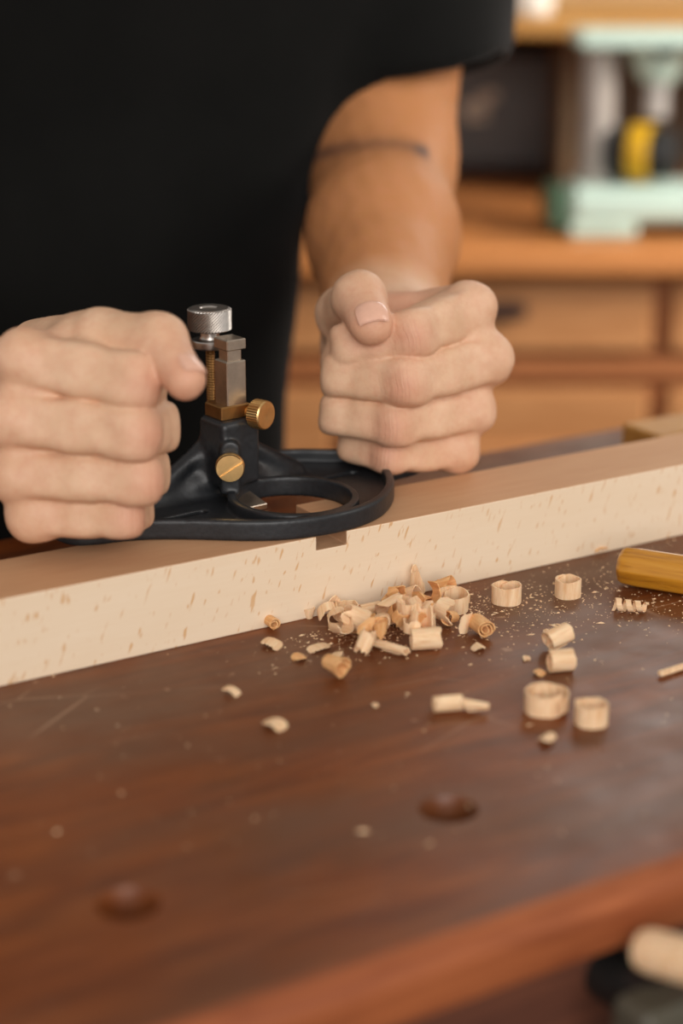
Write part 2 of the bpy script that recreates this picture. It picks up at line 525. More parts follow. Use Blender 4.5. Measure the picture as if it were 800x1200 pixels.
# ================================================================== WORKBENCH
bench = empty('workbench', un(.2, -.04, -H), 'dark brown workbench with round dog holes and a worn front edge', 'workbench')
BO = un(0, 0, 0)
def bench_top():
    u0, u1, n0, n1, th, r = -.75, 1.15, -.2705, .18, .025, .009
    prof = [(n1, 0), (n1, -th), (n0 + .004, -th)]
    for i in range(7):
        a = math.pi + (math.pi / 2) * (-i / 6)
        prof.append((n0 + r + r * math.cos(a), -r + r * math.sin(a)))
    k = len(prof); v = []; F = []
    for uu in (u0, u1):
        for n_, z_ in prof: v.append(un(uu, n_, z_))
    for i in range(k):
        j = (i + 1) % k; F.append((i, j, k + j, k + i))
    F.append(tuple(range(k))[::-1]); F.append(tuple(range(k, 2 * k)))
    o = mobj('bench_top', v, F, 'bench_wood', bench, origin=BO, rot=BAX.T, smooth=True, flat_angle=40, mats=['bench_wood', 'bench_side_wood'], fmat=[0, 0, 1] + [1] * 5 + [1, 0] + [0, 0])
    cm = MB()
    for uu in (.0965, -.0325, .2255, .3545, -.1615):
        cm.lathe(un(uu, -.1915, -.0400), Zv, [(.0097, 0), (.0098, .0375), (.0112, .0401), (.0122, .045)], 40)
    cut = cm.build('cutter', 'bench_dark', None, origin=BO, rot=BAX.T)
    md = o.modifiers.new('holes', 'BOOLEAN'); md.object = cut; md.operation = 'DIFFERENCE'; md.solver = 'EXACT'
    bpy.context.view_layer.update()
    dg = bpy.context.evaluated_depsgraph_get()
    me = bpy.data.meshes.new_from_object(o.evaluated_get(dg))
    o.modifiers.clear(); o.data = me
    me.polygons.foreach_set('use_smooth', np.ones(len(me.polygons), bool)); me.set_sharp_from_angle(angle=math.radians(40))
    bpy.data.objects.remove(cut)
    return o
bench_top()
mb = MB(); mb.box(un(.2, -.240, -.085), BAX, (1.7, .03, .12), .003); mb.build('front_apron', 'bench_apron_wood', bench, origin=un(.2, -.240, -.145), rot=BAX.T)
mb = MB(); mb.box(un(.2, .135, -.085), BAX, (1.7, .03, .12), .003); mb.build('back_apron', 'bench_apron_wood', bench, origin=un(.2, .135, -.042), rot=BAX.T)
for uu in (-.6, 1.0):
    for nn in (-.19, .11):
        mb = MB(); mb.box(un(uu, nn, -(H + .025) / 2), BAX, (.08, .08, H - .025), .004); mb.build('leg', 'bench_apron_wood', bench, origin=un(uu, nn, -H), rot=BAX.T)
mb = MB(); mb.box(un(.2, -.04, -.52), BAX, (1.68, .34, .025), .002); mb.build('lower_shelf', 'bench_apron_wood', bench, origin=un(.2, -.04, -.53), rot=BAX.T)
va, vb = P(756, 1113, .634), P(850, 1138, .612)
vd = (vb - va) / np.linalg.norm(vb - va)
mb = MB(); mb.lathe(va - vd * .004, vd, [(.0005, 0), (.0045, .0008), (.0070, .003), (.0078, .007), (.0078, .09), (.0070, .094), (.0005, .097)], 28); tag(mb.build('vise_handle', 'shaving_pale', bench, origin=va), 'pale wooden rod handle with a rounded end')
mb = MB(); vc = P(742, 1160, .648); mb.lathe(vc + N * .03, -N, [(.010, 0), (.010, .036), (.008, .044), (.004, .046)], 28); mb.build('vise_screw', 'black_plastic', bench, origin=vc)
mb = MB(); vc = P(800, 1200, .640); mb.box(vc, BAX, (.05, .02, .03), .003); mb.build('vise_plate', 'grey_green_metal', bench, origin=vc)

# ================================================================== BEECH BEAM
BH, BWd = .039, .0465
def beam():
    u0, u1 = -.35, .95
    g0, g1, gd = .1560, .1722, .0066
    prof = [(u0, 0), (u1, 0), (u1, BH), (g1, BH), (g1, BH - gd), (g0, BH - gd), (g0, BH), (u0, BH)]
    v = [un(a, 0, z) for a, z in prof] + [un(a, BWd, z) for a, z in prof]
    k = len(prof)
    F = [tuple(range(k)), tuple(range(k, 2 * k))[::-1]]; fm = [0, 0]
    for i in range(k):
        j = (i + 1) % k
        F.append((i, k + i, k + j, j)); fm.append({0: 0, 1: 0, 2: 1, 3: 2, 4: 2, 5: 2, 6: 1, 7: 0}[i])
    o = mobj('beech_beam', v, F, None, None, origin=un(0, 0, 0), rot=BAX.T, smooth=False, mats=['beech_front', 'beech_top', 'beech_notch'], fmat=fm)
    bv = o.modifiers.new('edge', 'BEVEL'); bv.width = .0006; bv.segments = 2; bv.limit_method = 'ANGLE'
    tag(o, 'long pale beech beam with speckled front face lying on the workbench', 'beam')
beam()

# light offcut board lying on the bench behind the beam
mb = MB(); mb.box(un(.700, .118, .0095), BAX, (.50, .035, .019), .0015)
tag(mb.build('board_offcut', 'shelf_wood', rot=BAX.T, smooth=False), 'pale yellow board lying behind the beech beam at the right', 'board')

# ================================================================== BACKGROUND FURNITURE
def pxbox(mb, x0, y0, x1, y1, Y, depth, bev=.003, mi=0):
    a = ony(x0, y1, Y); b = ony(x1, y0, Y)
    mb.box(((a[0] + b[0]) / 2, Y + depth / 2, (a[2] + b[2]) / 2), I3, (abs(b[0] - a[0]), depth, abs(b[2] - a[2])), bev, mi)
YC = 1.9
cab = empty('drawer_cabinet', (0, YC, 0), 'orange wooden cabinet with drawers and doors along the back wall', 'cabinet')
zt = ony(650, 286, YC)[2]; zb = ony(650, 322, YC)[2]
CT = zt
mb = MB(); mb.box((0, YC + .30, (zt + zb) / 2), I3, (3.6, .64, zt - zb), .006); mb.build('counter_top', 'counter_wood', cab)
mb = MB(); mb.box((0, YC + .32, zb / 2 + .03), I3, (3.56, .56, zb - .06), .0); mb.build('carcass', 'cabinet_wood_dark', cab, smooth=False)
zd1, zd0 = ony(650, 334, YC)[2], ony(650, 418, YC)[2]
zl1 = ony(650, 462, YC)[2]
xr = ony(768, 400, YC)[0]; pitch = .335
for i in range(-6, 4):
    x1 = xr + i * pitch; x0 = x1 - pitch + .018
    mb = MB(); mb.box(((x0 + x1) / 2, YC + .030, (zd0 + zd1) / 2), I3, (x1 - x0, .024, zd1 - zd0), .004)
    d = mb.build('drawer', 'cabinet_wood', cab, origin=((x0 + x1) / 2, YC + .03, zd0))
    mb = MB(); zc = ony(600, 366, YC)[2]
    mb.box(((x0 + x1) / 2, YC + .008, zc), I3, (.050, .02, .016), .004); mb.build('pull', 'dark_pull', d)
    mb = MB(); mb.box(((x0 + x1) / 2, YC + .030, zl1 / 2 + .06), I3, (x1 - x0, .024, zl1 - .12), .004)
    dr = mb.build('door', 'cabinet_wood', cab, origin=((x0 + x1) / 2, YC + .03, .12))
    mb = MB(); mb.box(((x0 + x1) / 2, YC + .016, zl1 / 2 + .06), I3, (x1 - x0 - .12, .012, zl1 - .24), .004); mb.build('door_panel', 'cabinet_wood', dr)
mb = MB(); mb.box((0, YC + .035, (zd0 + zl1) / 2), I3, (3.56, .02, (zd0 - zl1) * .55), .003); mb.build('rail', 'cabinet_wood_dark', cab)

# wall shelf with divider panels above the counter
sh = empty('wall_shelf', (0, 2.3, ony(600, 45, 2.12)[2]), 'light wooden shelf above the counter with dark divider panels', 'shelf')
z1 = ony(650, 22, 2.12)[2]; z0 = ony(650, 44, 2.12)[2]
mb = MB(); mb.box((.3, 2.345, (z0 + z1) / 2), I3, (3.0, .45, z1 - z0), .004); mb.build('shelf_board', 'shelf_wood', sh)
for xx in (ony(668, 120, 2.2)[0], ony(668, 120, 2.2)[0] - .85, ony(668, 120, 2.2)[0] + .85):
    mb = MB(); mb.box((xx, 2.385, (CT + z0) / 2), I3, (.016, .34, z0 - CT - .002), .002); mb.build('divider', 'divider_wood', sh)
mb = MB(); mb.box((.3, 2.56, (CT + z0) / 2), I3, (3.0, .012, z0 - CT), 0); mb.build('back_panel', 'divider_wood', sh)

# black picture panel leaning at the back of the counter
bp = empty('black_panel', (ony(590, 200, 2.36)[0], 2.36, CT), 'black framed panel with a faded pale emblem standing on the counter', 'panel')
mb = MB(); pxbox(mb, 470, 66, 655, 192, 2.36, .02, .002); mb.build('board', 'black_panel', bp)
fr = MB(); 
for r_ in ((462, 58, 662, 67), (462, 191, 662, 205), (462, 58, 471, 205), (654, 58, 662, 205)): pxbox(fr, *r_, 2.352, .03, .002)
fr.build('frame', 'bench_dark', bp)
mb = MB()
for (x0, y0, x1, y1) in ((541, 120, 560, 138), (556, 112, 574, 130), (566, 106, 584, 118), (544, 134, 572, 142)):
    pxbox(mb, x0, y0, x1, y1, 2.357, .004, .0015)
mb.build('emblem', 'print_grey', bp)

# white cup on the shelf
c = ony(625, 8, 2.16); mb = MB()
mb.lathe((c[0], 2.19, z1), Zv, [(.020, 0), (.024, .004), (.030, .07), (.028, .07), (.022, .006), (.001, .005)], 32, cap=False)
tag(mb.build('white_cup', 'white_ceramic'), 'small white cup standing on the wall shelf', 'cup')

# pale green benchtop machine
Ym = 1.93
mc = empty('benchtop_machine', (ony(740, 280, Ym)[0], Ym + .1, CT), 'pale mint green benchtop machine with steel column on the counter', 'machine')
za = CT + .001
def zy(y, Y): return ony(700, y, Y)[2]
xl, xr2 = ony(668, 250, Ym)[0], ony(905, 250, Ym)[0]
mb = MB(); mb.box(((xl + xr2) / 2, Ym + .045, (za + .014 + zy(222, Ym)) / 2), I3, (xr2 - xl, .09, zy(222, Ym) - za - .014), .008); mb.build('base', 'mint_paint', mc)
mb = MB(); mb.box((xl - .010, Ym + .05, (za + zy(226, Ym)) / 2 + .004), I3, (.022, .09, zy(226, Ym) - za - .008), .004); mb.build('side_cover', 'green_paint', mc)
for fx in (xl + .035, xr2 - .035):
    mb = MB(); mb.box((fx, Ym + .018, za + .008), I3, (.07, .03, .016), .003); mb.build('foot', 'mint_paint', mc)
    mb = MB(); mb.box((fx, Ym + .072, za + .008), I3, (.07, .03, .016), .003); mb.build('foot', 'mint_paint', mc)
Yt = Ym + .04
ztop0, ztop1 = zy(56, Yt), zy(36, Yt)
zbase = zy(222, Ym)
mb = MB(); mb.box(((ony(676, 40, Yt)[0] + ony(905, 40, Yt)[0]) / 2, Yt + .02, (ztop0 + ztop1) / 2), I3, (ony(905, 40, Yt)[0] - ony(676, 40, Yt)[0], .09, ztop1 - ztop0), .004); mb.build('top_plate', 'mint_paint', mc)
px = ony(706, 120, Yt)[0]
mb = MB(); mb.lathe((px, Yt + .03, zbase), Zv, [(.022, 0), (.022, .01), (.018, .012), (.018, ztop0 - zbase)], 32); mb.build('guide_column', 'machine_grey', mc)
px = ony(775, 120, Yt)[0]
mb = MB(); mb.lathe((px, Yt + .03, zbase + .066), Zv, [(.013, 0), (.013, ztop0 - zbase - .066)], 32); mb.build('spindle', 'bright_steel', mc)
mb = MB(); zc = zy(78, Yt)
mb.lathe((px, Yt + .03, zc - .018), Zv, [(.018, 0), (.026, .012), (.034, .034), (.036, ztop0 - zc + .018)], 32); mb.build('spindle_collar', 'mint_paint', mc)
mb = MB(); mb.box((px, Yt - .008, zc + .016), I3, (.022, .02, .012), .003); mb.build('locking_screw', 'black_plastic', mc)
# black and yellow round tool standing on the machine base
tm = empty('round_tool', (ony(770, 216, Ym)[0], Ym + .04, zbase), 'round black tool with a yellow band standing on the mint green machine', 'tool')
zc = zbase + .031; x0 = ony(716, 190, Ym + .03)[0]
axv = np.array([.94, -.34, 0]); axv /= np.linalg.norm(axv); st = np.array([x0, Ym + .060, zc])
mb = MB(); mb.lathe(st, axv, [(.018, 0), (.026, .004), (.029, .012), (.029, .024)], 40); mb.build('rear_shell', 'black_plastic', tm)
mb = MB(); mb.lathe(st, axv, [(.0295, .024), (.0305, .026), (.0305, .044), (.0295, .046)], 40); mb.build('yellow_band', 'yellow_plastic', tm)
mb = MB(); mb.lathe(st, axv, [(.026, .046), (.026, .064), (.022, .072), (.012, .076)], 40); mb.build('front_shell', 'black_plastic', tm)

# ================================================================== ROUTER PLANE
PA = math.atan2(U[1], U[0]) + math.radians(5)
E1 = np.array([math.cos(PA), math.sin(PA), 0]); E2 = np.array([math.sin(PA), -math.cos(PA), 0])   # along the handles, towards the front
PO = un(.1490, .0745, BH)          # foot of the post
plane = empty('router_plane', un(.156, .06, BH), 'black cast iron router plane with brass screws and knurled steel knob', 'hand plane')
def chaikin(p, n):
    p = np.array(p, float)
    for _ in range(n):
        q = np.roll(p, -1, 0)
        p = np.stack([.75 * p + .25 * q, .25 * p + .75 * q], 1).reshape(-1, 2)
    return p
OUT = chaikin([(.0905, .0347), (.107, .0240), (.1256, .0095), (.143, .0008), (.169, -.0028), (.194, .0048), (.211, .020), (.2215, .0345),
               (.2290, .0530), (.240, .0535), (.254, .057), (.260, .072), (.254, .086), (.240, .090), (.226, .089), (.218, .094), (.204, .104), (.18, .109),
               (.15, .110), (.12, .107), (.100, .098), (.088, .084), (.075, .076), (.060, .075), (.051, .062), (.054, .046), (.066, .0405), (.078, .0395)], 3)
def poly_sdf_grid(poly, lo, hi, st):
    xs = np.arange(lo[0], hi[0], st); ys = np.arange(lo[1], hi[1], st)
    X, Y = np.meshgrid(xs, ys, indexing='ij')
    d = np.full(X.shape, 1e9); ins = np.zeros(X.shape, bool)
    for i in range(len(poly)):
        a, b = poly[i], poly[(i + 1) % len(poly)]
        e = b - a; px_, py_ = X - a[0], Y - a[1]
        t = np.clip((px_ * e[0] + py_ * e[1]) / (e @ e + 1e-15), 0, 1)
        d = np.minimum(d, (px_ - t * e[0]) ** 2 + (py_ - t * e[1]) ** 2)
        cr = ((a[1] > Y) != (b[1] > Y))
        xi = a[0] + (Y - a[1]) / (e[1] if abs(e[1]) > 1e-12 else 1e-12) * e[0]
        ins ^= cr & (X < xi)
    d = np.sqrt(d); return np.where(ins, -d, d)
GLO = (.03, -.025); GST = .0006
GRID = poly_sdf_grid(OUT, GLO, (.285, .135), GST)
def gsample(u, n):
    x = np.clip((u - GLO[0]) / GST, 0, GRID.shape[0] - 2.001); y = np.clip((n - GLO[1]) / GST, 0, GRID.shape[1] - 2.001)
    i = x.astype(int); j = y.astype(int); fx = x - i; fy = y - j
    return (GRID[i, j] * (1 - fx) + GRID[i + 1, j] * fx) * (1 - fy) + (GRID[i, j + 1] * (1 - fx) + GRID[i + 1, j + 1] * fx) * fy
RH = .0098
def boxsd(q, h, r):
    a = np.abs(q) - (np.array(h) - r)
    return np.linalg.norm(np.maximum(a, 0), axis=-1) + np.minimum(a.max(-1), 0) - r
LOC = np.array([E1, -E2, Zv])     # local x along handles, y towards the back, z up
camdir = np.array([0.05, -1, 0]); camdir /= np.linalg.norm(camdir)
side = np.array([-camdir[1], camdir[0], 0])
BOSS = PO + E2 * .0065 - E1 * .001 + camdir * .0118
def casting(p):
    q = p - A0
    u = q @ U; n = q @ N; z = q[..., 2] - BH
    o = gsample(u, n)
    slab = smax(o, np.maximum(z - RH, -z), .0016)
    # pocket behind the rim
    pocket = np.maximum(o + .0042, .0036 - z)
    th = (np.sqrt(((u - .164) / .0265) ** 2 + ((n - .0345) / .0285) ** 2) - 1) * .0275     # throat
    ring = np.maximum(th - .0042, -z)
    q2 = (p - PO) @ LOC.T
    postfoot = boxsd(q2 - np.array([-.002, .007, .004]), (.018, .009, .008), .003)
    # pads under the two handles
    padl = np.sqrt((u - .072) ** 2 + (n - .0575) ** 2) - .0125; padr = np.sqrt((u - .240) ** 2 + (n - .072) ** 2) - .0125
    pocket = smax(pocket, -ring, .002)
    pocket = smax(pocket, -np.minimum(padl, padr), .003)
    d = smax(slab, -pocket, .0012)
    # post: a square tube round the cutter bar, open above the throat
    qq = q2 - np.array([-.0010, -.0065, .0262])
    post = boxsd(qq, (.0106, .0104, .0160), .0024)
    back = boxsd(q2 - np.array([-.003, .0055, .012]), (.0115, .0075, .0125), .003)
    post = smin(post, back, .004)
    d = smin(d, smin(post, postfoot, .004), .006)
    # buttresses left and right
    for sx in (-1, 1):
        b = cap(p, PO - E2 * .003 + E1 * sx * .010 + Zv * .026, PO - E2 * .003 + E1 * sx * .044 + Zv * .006, .0042, .0042)
        b = smin(b, cap(p, PO - E2 * .003 + E1 * sx * .010 + Zv * .010, PO - E2 * .003 + E1 * sx * .034 + Zv * .004, .0075, .0055), .006)
        d = smin(d, b, .006)
    hole = smax(th, -(z + .001), .001)
    d = smax(d, -th, .001)
    d = smin(d, smax(post, -(z - .0105), .001), .002)
    # the raised boss that carries the clamp screw
    bq = (p - BOSS) @ np.array([side, -camdir, Zv]).T
    bs = np.maximum(np.abs(bq[..., 0]) - .0043, 0)
    bz = bq[..., 2]
    boss2 = np.where(bz > .030, np.sqrt(bq[..., 0] ** 2 + (bz - .030) ** 2) - .0046, np.abs(bq[..., 0]) - .0046)
    boss = smax(boss2, np.maximum(np.abs(bq[..., 1]) - .0046, np.maximum(.0085 - bz, bz - .036)), .0012)
    d = smin(d, boss, .0012)
    # slots in the web
    for (su, sn, ln) in ((.2055, .0665, .0125), (.1115, .0500, .0125)):
        c0 = un(su, sn, BH) - E1 * ln; c1 = un(su, sn, BH) + E1 * ln
        e = c1 - c0; w_ = p - c0; w_ = w_ * np.array([1, 1, 0]); t = np.clip((w_ @ e) / (e @ e), 0, 1)
        sl = np.linalg.norm(w_ - t[..., None] * e, axis=-1) - .0026
        d = smax(d, -np.maximum(sl, z - .008), .0006)
    return d
lo = np.minimum.reduce([un(.045, -.01, BH), un(.045, .115, BH), un(.265, -.01, BH), un(.265, .115, BH)]) - .004
hi = np.maximum.reduce([un(.045, -.01, BH), un(.045, .115, BH), un(.265, -.01, BH), un(.265, .115, BH)]) + .004
lo[2] = H + BH - .004; hi[2] = H + BH + .05
v, f = surface_nets(casting, lo, hi, .0008)
v[:, 2] = np.maximum(v[:, 2], H + BH + .0001)
mobj('base_casting', v, f, 'black_casting', plane)
# square cutter bar with a notched head and an L-shaped foot
FR = LOC.copy()
IC = PO + E2 * .0065     # bar axis
zt_ = .0700
mb = MB()
mb.box(IC + Zv * .0385, FR, (.0108, .0108, .0635), .0005)
mb.box(IC + Zv * (zt_ + .0030), FR, (.0078, .0078, .0062), .0004)
mb.box(IC + Zv * (zt_ + .0082), FR, (.0108, .0118, .0052), .0005)
iron = mb.build('cutter_bar', 'steel_bar', plane, smooth=False)
mb = MB(); mb.box(IC + Zv * .0035 + E2 * .0105, np.array([E1, -E2 * .985 + Zv * .17, E2 * .17 + Zv * .985]), (.0115, .022, .0030), .0004)
mb.build('cutting_foot', 'steel_bar', iron, smooth=False)
# brass collar round the bar
mb = MB(); mb.box(IC - E1 * .0012 - E2 * .0012 + Zv * .0458, FR, (.0165, .0150, .0068), .0006); mb.build('brass_collar', 'brass_aged', plane, smooth=False)
# thumb screw on the collar
tsd = E2 * .93 + E1 * .30; tsd /= np.linalg.norm(tsd); ts = IC + Zv * .0445 + E2 * .0055 + E1 * .0065
mb = MB()
kn = lambda i, j: (.00028 if i % 2 else 0) if 1 <= j <= 3 else 0
mb.lathe(ts, tsd, [(.0035, 0), (.0035, .003), (.0064, .0032), (.0068, .0038), (.0068, .0100), (.0064, .0106), (.0050, .0107), (.0010, .0102)], 72,
         rmod=lambda i, j: (.00030 if i % 2 else 0) if 3 <= j <= 4 else 0)
mb.build('thumb_screw', 'brass', plane)
# slotted clamp screw facing the front
def slotted(c, ax, r, hgt, ang):
    ax = np.array(ax, float); ax /= np.linalg.norm(ax)
    mb = MB(); mb.lathe(c, ax, [(r * .5, -.002), (r * .5, 0), (r * .94, 0), (r, .0006), (r, hgt - .0006), (r * .94, hgt)], 48)
    # two half-moon lands leave the slot between them
    t = np.cross(Zv, ax); t /= np.linalg.norm(t); b = np.cross(ax, t)
    s1 = t * math.cos(ang) + b * math.sin(ang); s2 = np.cross(ax, s1)
    g = .0010; rr = r * .94
    for sg in (-1, 1):
        a0 = math.asin(g / rr); pts = [(rr * math.cos(x), sg * rr * math.sin(x)) for x in np.linspace(a0, math.pi - a0, 24)]
        if sg < 0: pts = pts[::-1]
        k = len(pts)
        vv = [c + ax * hgt + s1 * x + s2 * y for x, y in pts] + [c + ax * (hgt + .0016) + s1 * x * .97 + s2 * (y if abs(y) < .001 else y * .97) for x, y in pts]
        ff = [(i, (i + 1) % k, k + (i + 1) % k, k + i) for i in range(k)] + [tuple(range(k, 2 * k))]
        mb.add(vv, ff)
    return mb
sc_c = BOSS + camdir * .0046 + Zv * .0225
slotted(sc_c, camdir + Zv * .02, .0070, .0030, math.radians(33)).build('clamp_screw', 'brass', plane)
# depth adjuster: threaded brass rod, steel flange and knurled knob
RC = P(247, 450, .912); RC = np.array([RC[0], RC[1], H + BH])
ROD = RC
mb = MB()
n_ = 24; vv = []; ff = []; turns = 30; zz0, zz1 = .040, .078
m_ = turns * 6
for j in range(m_ + 1):
    for i in range(n_):
        th_ = 2 * math.pi * i / n_
        ph = (j / 6 + i / n_) % 1.0
        r_ = .0019 + .0004 * (1 - abs(2 * ph - 1))
        vv.append(ROD + np.array([r_ * math.cos(th_), r_ * math.sin(th_), zz0 + (zz1 - zz0) * j / m_]))
for j in range(m_):
    for i in range(n_):
        i2 = (i + 1) % n_; ff.append((j * n_ + i, j * n_ + i2, (j + 1) * n_ + i2, (j + 1) * n_ + i))
mb.add(vv, ff); mb.build('threaded_rod', 'brass_aged', plane)
zk = .0715
mb = MB(); mb.lathe(ROD + Zv * zk, Zv, [(.003, 0), (.0085, .0002), (.0088, .0008), (.0088, .0036), (.0084, .0041), (.0050, .0046), (.0045, .0060), (.0048, .0090)], 56); mb.build('flange', 'steel_knurled', plane)
K0 = zk + .0085
prof = [(.0085, 0), (.0100, .0004)]
nrow = 13
for j in range(nrow + 1): prof.append((.0103, .0008 + .0094 * j / nrow))
prof += [(.0100, .0106), (.0092, .0110), (.0046, .0110), (.0040, .0104), (.0001, .0104)]
mb = MB(); mb.lathe(ROD + Zv * K0, Zv, prof, 84, rmod=lambda i, j: (.00038 if ((i + j) % 2 == 0) else -.00012) if 2 <= j <= nrow + 2 else 0)
mb.build('knurled_knob', 'steel_knurled', plane, smooth=False)
# turned wooden handles under the fists
for (hu, hn) in ((.072, .0575), (.240, .072)):
    b0 = un(hu, hn, BH + .0038)
    mb = MB(); mb.lathe(b0, Zv, [(.0085, 0), (.010, .002), (.0075, .010), (.0080, .018), (.0115, .028), (.0125, .038), (.0110, .047), (.0070, .052), (.0005, .0535)], 36)
    mb.build('handle', 'knob_wood', plane, origin=b0)

# ================================================================== PERSON
person = empty('person', (-.12, 1.2, 0), 'person in a black T-shirt pressing both fists on the router plane', 'person')
def fcap(a, b, ra, rb, l, p=3.8):
    """finger segment with a slightly squared section; l = direction in which the fingers are stacked"""
    a = np.asarray(a, float); b = np.asarray(b, float); d = b - a; dd = max(d @ d, 1e-12)
    l = l - (l @ d) * d / dd; l = l / np.linalg.norm(l)
    def fn(x):
        q = x - a
        t = np.clip((q @ d) / dd, 0, 1)
        w_ = q - t[..., None] * d
        y = w_ @ l
        o = np.sqrt(np.maximum((w_ * w_).sum(-1) - y * y, 0))
        return (np.abs(y) ** p + o ** p + 1e-20) ** (1 / p) - (ra + (rb - ra) * t)
    return (fn, (a + b) / 2, np.linalg.norm(b - a) / 2 + max(ra, rb) * 1.3)
def hand_arm(fingers, thumb, wrist, elbow, shoulder, palm_extra, pr, wr, er, sr, elbow_in=None):
    """fingers: four lists MCP, PIP, DIP, tip (point, radius); one continuous arm and hand"""
    soft = []                       # palm, web and arm, blended widely
    for fg in fingers:
        soft.append(capp(wrist[0], fg[0][0], pr, fg[0][1] * 1.0))
        a, b = fg[0], fg[1]
        soft.append(capp(a[0], a[0] + (b[0] - a[0]) * .30, a[1] * .97, a[1] * .60 + b[1] * .32))
        ko = a[0] - (wrist[0] + b[0]) / 2; ko /= np.linalg.norm(ko)
        soft.append(capp(a[0] + ko * a[1] * .40, a[0] + ko * a[1] * .40, a[1] * .60, a[1] * .60))
    for e in palm_extra: soft.append(capp(*e))
    arm = []
    mid = wrist[0] * .45 + elbow * .55
    arm.append(capp(wrist[0], mid, wr, er * .93))
    arm.append(capp(mid, elbow, er * .93, er))
    arm.append(capp(elbow, shoulder, er * .98, sr))
    for e in (elbow_in or []): arm.append(capp(*e))
    chains = []
    for fg in fingers:
        out = fg[1][0] - (fg[0][0] + fg[2][0]) / 2; out /= np.linalg.norm(out)
        kb = fg[1][0] + out * fg[1][1] * .30
        m0 = (fg[0][0] * .45 + fg[1][0] * .55); m1 = (fg[1][0] + fg[2][0]) / 2
        rm0 = (fg[0][1] + fg[1][1]) / 2 * .945; rm1 = (fg[1][1] + fg[2][1]) / 2 * .95
        nodes = [(fg[0][0], fg[0][1]), (m0, rm0), (fg[1][0], fg[1][1]), (m1, rm1), (fg[2][0], fg[2][1]), (fg[3][0], fg[3][1])]
        chains.append([fcap(nodes[i][0], nodes[i + 1][0], nodes[i][1] * .98, nodes[i + 1][1] * .98, STACK) for i in range(5)] +
                      [capp(kb, kb, fg[1][1] * .80, fg[1][1] * .80)])
    th = [capp(thumb[i][0], thumb[i + 1][0], thumb[i][1], thumb[i + 1][1]) for i in range(len(thumb) - 1)]
    def fn(p):
        D = None
        for d in culled(soft, p): D = d if D is None else smin(D, d, .008)
        Aa = None
        for d in culled(arm, p): Aa = d if Aa is None else smin(Aa, d, .02)
        D = smin(D, Aa, .022)
        for ch in chains:
            C = None
            for d in culled(ch, p): C = d if C is None else smin(C, d, .0040)
            D = smin(D, C, .0006)
        T = None
        for i, d in enumerate(culled(th, p)): T = d if T is None else smin(T, d, .005)
        # the thumb root melts into the palm, its end stays free of the fingers
        root = culled([capp(thumb[0][0], thumb[1][0], thumb[0][1], thumb[1][1])], p)[0]
        D = smin(D, root, .010)
        D = smin(D, T, .0010)
        return D + .00009 * (np.sin(p[..., 0] * 420 + p[..., 2] * 190) + np.sin(p[..., 1] * 380 - p[..., 2] * 310 + 1.3) + np.sin(p[..., 2] * 520 + p[..., 0] * 240 + .7))
    return fn
STACK = np.array([0, .3, .95])
def J(x, y, d, r): return (P(x, y, d), r)

# --- the hand at the right of the photograph
LF = [[J(547, 363, .942, .0128), J(482, 391, .913, .0114), J(412, 404, .922, .0102), J(432, 408, .944, .0086)],
      [J(566, 421, .944, .0130), J(476, 447, .914, .0115), J(402, 440, .927, .0106), J(420, 442, .950, .0090)],
      [J(549, 480, .950, .0116), J(463, 497, .922, .0104), J(398, 486, .934, .0098), J(415, 484, .956, .0084)],
      [J(533, 527, .955, .0102), J(457, 533, .935, .0088), J(417, 520, .946, .0086), J(430, 513, .962, .0076)]]
LT = [J(418, 396, .990, .0160), J(402, 368, .958, .0134), J(421, 349, .921, .0126), J(434, 379, .903, .0108)]
LW = J(452, 398, 1.010, .0190)
LE, LS = P(446, 190, 1.185), P(490, -170, 1.26)
LX = [(P(535, 376, .938), P(552, 412, .944), .0098, .0100), (P(410, 372, .972), P(535, 366, .955), .0115, .0120),      # web between thumb and index finger
      (P(415, 420, .985), P(430, 480, .985), .0145, .0130),      # heel of the hand
      (P(400, 425, .958), P(408, 470, .962), .0110, .0110)]
left_fn = hand_arm(LF, LT, LW, LE, LS, LX, .0150, .0325, .0445, .046)
# --- the hand at the left of the photograph
RF = [[J(30, 422, .806, .0122), J(154, 446, .796, .0119), J(165, 452, .822, .0106), J(150, 456, .838, .0090)],
      [J(15, 491, .808, .0122), J(154, 507, .798, .0115), J(180, 500, .822, .0107), J(160, 498, .842, .0092)],
      [J(22, 556, .814, .0112), J(160, 563, .806, .0102), J(171, 553, .830, .0099), J(155, 548, .848, .0086)],
      [J(40, 603, .822, .0104), J(143, 606, .815, .0086), J(156, 596, .836, .0084), J(142, 592, .850, .0076)]]
RT = [J(48, 412, .862, .0150), J(118, 397, .818, .0126), J(186, 401, .802, .0119), J(217, 445, .786, .0086)]
RW = J(12, 484, .885, .0190)
RE, RS = P(-215, 400, 1.07), P(-300, -120, 1.06)
RX = [(P(55, 440, .808), P(45, 475, .810), .0095, .0095), (P(112, 402, .828), P(40, 424, .815), .0110, .0118),
      (P(70, 470, .862), P(60, 560, .858), .0150, .0130),
      (P(120, 470, .842), P(125, 560, .845), .0100, .0100)]
right_fn = hand_arm(RF, RT, RW, RE, RS, RX, .0155, .0300, .044, .046)

def bounds(pts, pad):
    pts = np.array(pts); return pts.min(0) - pad, pts.max(0) + pad
parts = []
VOX = .0011
for fn, fg, th, wr_, el, shd in ((left_fn, LF, LT, LW, LE, LS), (right_fn, RF, RT, RW, RE, RS)):
    pts = [j[0] for c_ in fg for j in c_] + [j[0] for j in th] + [wr_[0], el, shd]
    lo, hi = bounds(pts, .06)
    parts.append(surface_nets(fn, lo, hi, VOX, 14))
